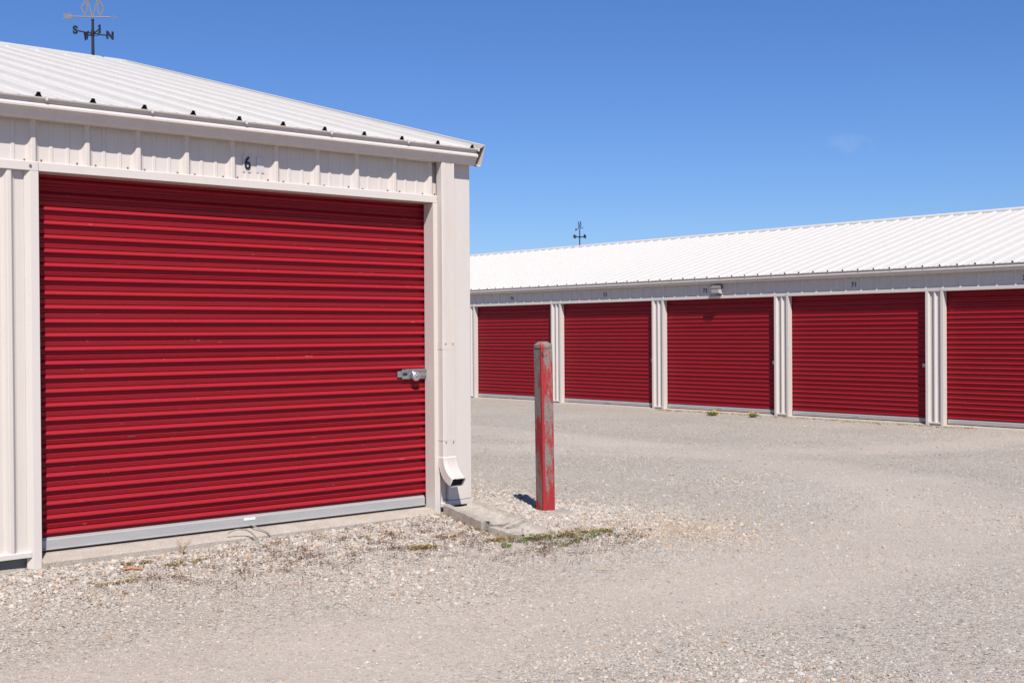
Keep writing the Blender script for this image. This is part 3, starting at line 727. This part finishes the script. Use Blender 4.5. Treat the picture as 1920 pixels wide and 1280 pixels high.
# ------------------------------------------------------------------ bollard
bo = empty('bollard', (1.390, -.094, .035)); bo.rotation_euler = (0, -.012, math.radians(-7.5)); tag(bo, 'square steel post with chipped red paint on a concrete pad', 'bollard')
m = MB(); m.box(-.0525, .0525, -.0525, .0525, -.1, 1.225); m.build('post', M_bollard, bo, bevel=.006)
m = MB(); hw = .0555; n = 14
rows = []
for k in range(8):
    f = k/7.; a = f*math.pi/2*.96; r = math.cos(a)**.8; rows.append((r, 1.226+.018 + .034*math.sin(a)))
def sq(r, z):
    out = []; q = .38 + .5*(1-r)
    for i in range(24):
        t = 2*math.pi*i/24; c, s_ = math.cos(t), math.sin(t); e = 2/7 if r > .9 else 2/3.2
        out.append((hw*r*math.copysign(abs(c)**e, c), hw*r*math.copysign(abs(s_)**e, s_), z))
    return out
R_ = [sq(1, 1.226)] + [sq(r, z) for r, z in rows]
m.add([p for r in R_ for p in r], [(i*24+j, i*24+(j+1) % 24, (i+1)*24+(j+1) % 24, (i+1)*24+j) for i in range(len(R_)-1) for j in range(24)] + [tuple((len(R_)-1)*24+j for j in range(24))], 0, True)
cap = m.build('cap', M_bollard, bo); cap.data.materials[0] = M_lamp if False else M_bollard
m = MB(); m.tube([(-.043, -.056, 1.19), (-.043, -.050, 1.19)], .006, 8); m.tube([(-.040, -.0555, 1.172), (-.040, -.050, 1.172)], .0085, 8); m.tube([(.02, -.0575, 1.236), (.02, -.05, 1.236)], .003, 6); m.build('bolt_hole', M_rubber_gap, bo)

# concrete collar the post is set in
def rough_blob(name, mat, cx, cy, rx, ry, z, h, seed, parent=None, n=40, rings_=6):
    m = MB(); R_ = []
    for k in range(rings_+1):
        f = k/rings_
        R_.append([(cx + math.cos(t)*rx*(1-f)**.6*(1+.16*noise.noise(Vector((math.cos(t)*2, math.sin(t)*2, seed)))), cy + math.sin(t)*ry*(1-f)**.6*(1+.16*noise.noise(Vector((math.cos(t)*2, math.sin(t)*2, seed+4)))),
                    z + h*math.sin(min(1, f*2.2)*math.pi/2) + .006*noise.noise(Vector((math.cos(t)*3*(1-f), math.sin(t)*3*(1-f), seed+f*3)))) for t in [2*math.pi*j/n for j in range(n)]])
    m.add([p for r in R_ for p in r], [(i*n+j, i*n+(j+1) % n, (i+1)*n+(j+1) % n, (i+1)*n+j) for i in range(rings_) for j in range(n)] + [tuple(rings_*n+j for j in range(n))], 0, True)
    return m.build(name, mat, parent)
o = rough_blob('concrete_pad', M_block, 1.36, -.19, .20, .17, gz(1.36, -.19)-.02, .030, 3)
tag(o, 'small flat concrete pad at the foot of the red post', 'concrete pad')

# ------------------------------------------------------------------ broken splash block under the downspout
sb = empty('splash_block', (.575, -.10, 0)); tag(sb, 'cracked concrete splash block under the white downspout', 'splash block')
M_trough = concrete('washed_trough', (.36, .32, .27), (.54, .485, .42), 2.2, .9)
def slab_piece(name, y0, y1, za0, za1, w0, w1, jag0, jag1, dx0=0, dx1=0, rot=None, n=12):
    """trough-topped concrete piece: runs from y0 to y1 (towards the camera), top height za0 to za1"""
    m = MB(); rowsP = []
    xsn = [-.5, -.5, -.45, -.39, -.30, -.22, 0, .22, .30, .39, .45, .5, .5]
    hz = [-.13, -.008, 0, 0, -.014, -.030, -.034, -.030, -.014, 0, 0, -.008, -.13]
    for k in range(n+1):
        f = k/n; row = []
        for j, (x, h) in enumerate(zip(xsn, hz)):
            w = w0+(w1-w0)*f; y = y0+(y1-y0)*f
            if k == 0: y += jag0*noise.noise(Vector((x*5, 2.3, 4)))
            if k == n: y += jag1*noise.noise(Vector((x*5, 2.3, 4)))
            zz = za0+(za1-za0)*f + h + .003*noise.noise(Vector((x*9, f*9, y0*5)))
            if j in (0, len(xsn)-1): zz = za0+(za1-za0)*f-.13
            row.append((x*w + dx0+(dx1-dx0)*f + .004*noise.noise(Vector((x*4, f*7, 2))), y, zz))
        rowsP.append(row)
    q = len(xsn)
    m.add([p for r in rowsP for p in r], [(i*q+j, i*q+j+1, (i+1)*q+j+1, (i+1)*q+j) for i in range(n) for j in range(q-1)] + [tuple(range(q)), tuple(n*q+j for j in range(q))[::-1]])
    for k_i in range(n*(q-1)):
        if 4 <= k_i % (q-1) <= 7: m.m[k_i] = 1
    o = m.build(name, [M_block, M_trough], sb, bevel=.003)
    if rot: o.rotation_euler = rot
    return o
slab_piece('main_piece', .00, -.505, .180, .118, .30, .345, .02, .11, 0, -.022)
slab_piece('broken_piece', -.553, -.765, .088, .052, .345, .29, .11, .07, .004, .040)

# ------------------------------------------------------------------ odds and ends on the gravel
m = MB(); pts = [(-1.005, .052, .176), (-.985, .01, .158), (-.955, -.04, .138), (-.935, -.08, .120), (-.926, -.10, .098), (-.955, -.12, .084), (-1.00, -.115, .086), (-1.03, -.10, .100), (-1.055, -.09, .130), (-1.095, -.085, .160), (-1.15, -.075, .170), (-1.19, -.065, .162), (-1.213, -.055, .148)]
def cat_rom(P, k=5):
    P = [Vector(p) for p in P]; out = []
    for i in range(len(P)-1):
        a, b, c, d = P[max(i-1, 0)], P[i], P[i+1], P[min(i+2, len(P)-1)]
        for q in range(k):
            t = q/k; out.append(.5*((2*b)+(c-a)*t+(2*a-5*b+4*c-d)*t*t+(3*b-a-3*c+d)*t**3))
    return out + [P[-1]]
m.tube(cat_rom(pts), .0042, 8); o = m.build('pull_rope', M_cord, None); tag(o, 'thin grey pull cord looping from the near door onto the concrete sill', 'cord')
def wood_chip(x, y, l, ang, label, mat=M_bark, r=1.):
    m = MB(); z = gz(x, y)+.016; c, s_ = math.cos(ang), math.sin(ang)
    m.tube([(x-c*l/2, y-s_*l/2, z), (x-c*l*.1, y-s_*l*.1, z+.004), (x+c*l/2, y+s_*l/2, z-.003)], [.006*r, .009*r, .005*r], 6)
    o = m.build('wood_chip', mat, None); tag(o, label, 'wood chip')
wood_chip(-1.93, -.33, .105, -.5, 'orange brown splinter of wood on the gravel before the near door')
wood_chip(.182, -1.941, .07, -.6, 'pale straw coloured sliver of wood alone in open gravel', M_straw, .6)

def dandelion(x, y, r, nf, label):
    root = empty('dandelion', (x, y, gz(x, y))); tag(root, label, 'dandelion', 'dandelions by the far doors')
    rr = random.Random(int(x*100)); m = MB()
    for k in range(46):
        a = rr.uniform(0, 6.283); l = r*rr.uniform(.6, 1.1); w = .014; c, s_ = math.cos(a), math.sin(a); h = rr.uniform(.02, .07)
        pts_ = [(0, 0, .004), (c*l*.5-s_*w, s_*l*.5+c*w, h), (c*l, s_*l, h*.35), (c*l*.5+s_*w, s_*l*.5-c*w, h)]
        m.add(pts_, [(0, 1, 2, 3)])
    m.build('leaf_rosette', M_dark_leaf, root, fix=False)
    for k in range(nf):
        a = rr.uniform(0, 6.283); q = r*rr.uniform(.3, 1.); cx, cy, cz = q*math.cos(a), q*math.sin(a), rr.uniform(.05, .085)
        m = MB(); m.tube([(cx*.4, cy*.4, 0), (cx, cy, cz)], .003, 5)
        st = m.build('stem', M_dark_leaf, root)
        m = MB(); R_ = .019; top = [(cx+R_*math.cos(t), cy+R_*math.sin(t), cz+.008) for t in [6.283*j/12 for j in range(12)]]; low = [(cx+.4*R_*math.cos(t), cy+.4*R_*math.sin(t), cz-.006) for t in [6.283*j/12 for j in range(12)]]
        m.add(top+low+[(cx, cy, cz+.014)], [(j, (j+1) % 12, 12+(j+1) % 12, 12+j) for j in range(12)] + [(j, (j+1) % 12, 24) for j in range(12)])
        m.build('flower', M_yellow, st)
dandelion(12.40, 7.66, .15, 15, 'wider dandelion clump in flower before the far door numbered 72')
dandelion(12.58, 6.87, .11, 9, 'smaller dandelion clump in flower, nearer the post between the doors 71 and 72')

# a dead weed before the near door
m = MB(); rr = random.Random(4)
for k in range(26):
    a = rr.uniform(0, 6.283); l = rr.uniform(.05, .12); c, s_ = math.cos(a), math.sin(a); sp = rr.uniform(.15, .75)
    p0 = Vector((0, 0, 0)); p1 = Vector((c*l*sp*.4, s_*l*sp*.4, l*.6)); p2 = Vector((c*l*sp, s_*l*sp, l*rr.uniform(.75, 1.)))
    m.tube([p0, p1, p2], [.0013, .001, .0006], 4)
    for q in range(3):
        d_ = Vector((rr.uniform(-1, 1), rr.uniform(-1, 1), rr.uniform(.2, 1)))*.018; b_ = p1.lerp(p2, rr.random()); m.tube([b_, b_+d_], [.0007, .0004], 3)
o = m.build('dead_weed', M_straw, None, fix=False); o.location = (-1.56, -.16, gz(-1.56, -.16)); tag(o, 'wispy dry straw coloured weed against the sill of the near door', 'dead weed')

# ------------------------------------------------------------------ camera, light, sky
f_px, pitch, roll, yaw = 2258.18, -.0071, -.0065, .7
cd = bpy.data.cameras.new('camera'); cam = bpy.data.objects.new('camera', cd); COL.objects.link(cam); sc.camera = cam
cd.sensor_width = 36; cd.lens = f_px/1920*36; cd.clip_start = .05; cd.clip_end = 3000
Fv = Vector(CAMF) if 'CAMF' in globals() else Vector((0.64419392, 0.76482932, -0.00709292)); Rv = Vector((0.7648029, -0.64423175, -0.00647824)); Uv = Vector((0.00952423, 0.00125144, 0.99995386))
cam.matrix_world = Matrix(((Rv.x, Uv.x, -Fv.x, -4.65778962), (Rv.y, Uv.y, -Fv.y, -6.89211958), (Rv.z, Uv.z, -Fv.z, 1.37814141), (0, 0, 0, 1)))

SUN = Vector((-.58, -1., 1.43)).normalized()
sd = bpy.data.lights.new('sun', 'SUN'); sd.energy = 5.0; sd.angle = math.radians(.53); sd.color = (1., .950, .875)
so = bpy.data.objects.new('sun', sd); COL.objects.link(so); so.rotation_euler = (-SUN).to_track_quat('-Z', 'Y').to_euler(); so.location = (0, 0, 20)
w = bpy.data.worlds.new('World'); sc.world = w; w.use_nodes = True; N, L = w.node_tree.nodes, w.node_tree.links
sky = N.new('ShaderNodeTexSky'); sky.sky_type = 'NISHITA'; sky.sun_disc = False; sky.sun_elevation = math.asin(SUN.z); sky.sun_rotation = math.atan2(SUN.x, SUN.y)
sky.air_density = 1.0; sky.dust_density = .35; sky.ozone_density = 2.2; sky.altitude = 200
hs = N.new('ShaderNodeHueSaturation'); hs.inputs['Saturation'].default_value = 1.12
# one faint wisp of cloud, fixed in the sky by direction
tc = N.new('ShaderNodeTexCoord')
cdir = (Fv + Rv*((1578-960)/f_px) + Uv*((640-272)/f_px)).normalized()
sub = N.new('ShaderNodeVectorMath'); sub.operation = 'SUBTRACT'; sub.inputs[1].default_value = cdir; L.new(tc.outputs['Generated'], sub.inputs[0])
ml = N.new('ShaderNodeVectorMath'); ml.operation = 'MULTIPLY'; ml.inputs[1].default_value = (30, 30, 95); L.new(sub.outputs[0], ml.inputs[0])
ln = N.new('ShaderNodeVectorMath'); ln.operation = 'LENGTH'; L.new(ml.outputs[0], ln.inputs[0])
nz = N.new('ShaderNodeTexNoise'); nz.inputs['Scale'].default_value = 55; nz.inputs['Detail'].default_value = 6; L.new(tc.outputs['Generated'], nz.inputs['Vector'])
rw = ramp(N, [(.0, 1.), (1., 0.)]); L.new(ln.outputs['Value'], rw.inputs[0])
rn = ramp(N, [(.42, 0.), (.75, .24)]); L.new(nz.outputs[0], rn.inputs[0])
mm = N.new('ShaderNodeMath'); mm.operation = 'MULTIPLY'; L.new(rw.outputs[0], mm.inputs[0]); L.new(rn.outputs[0], mm.inputs[1])
L.new(sky.outputs[0], hs.inputs['Color'])
tint = mixc(N, L, 1., hs.outputs[0], (.485, .625, .93), 'MULTIPLY')
cc = mixc(N, L, mm.outputs[0], tint, (5.6, 6.1, 7.0))
bg = N['Background']; L.new(cc, bg.inputs['Color']); bg.inputs['Strength'].default_value = .093
sc.view_settings.view_transform = 'Standard'; sc.view_settings.look = 'None'; sc.view_settings.gamma = 1; sc.view_settings.exposure = .45
sc.render.resolution_x = 1024; sc.render.resolution_y = 682
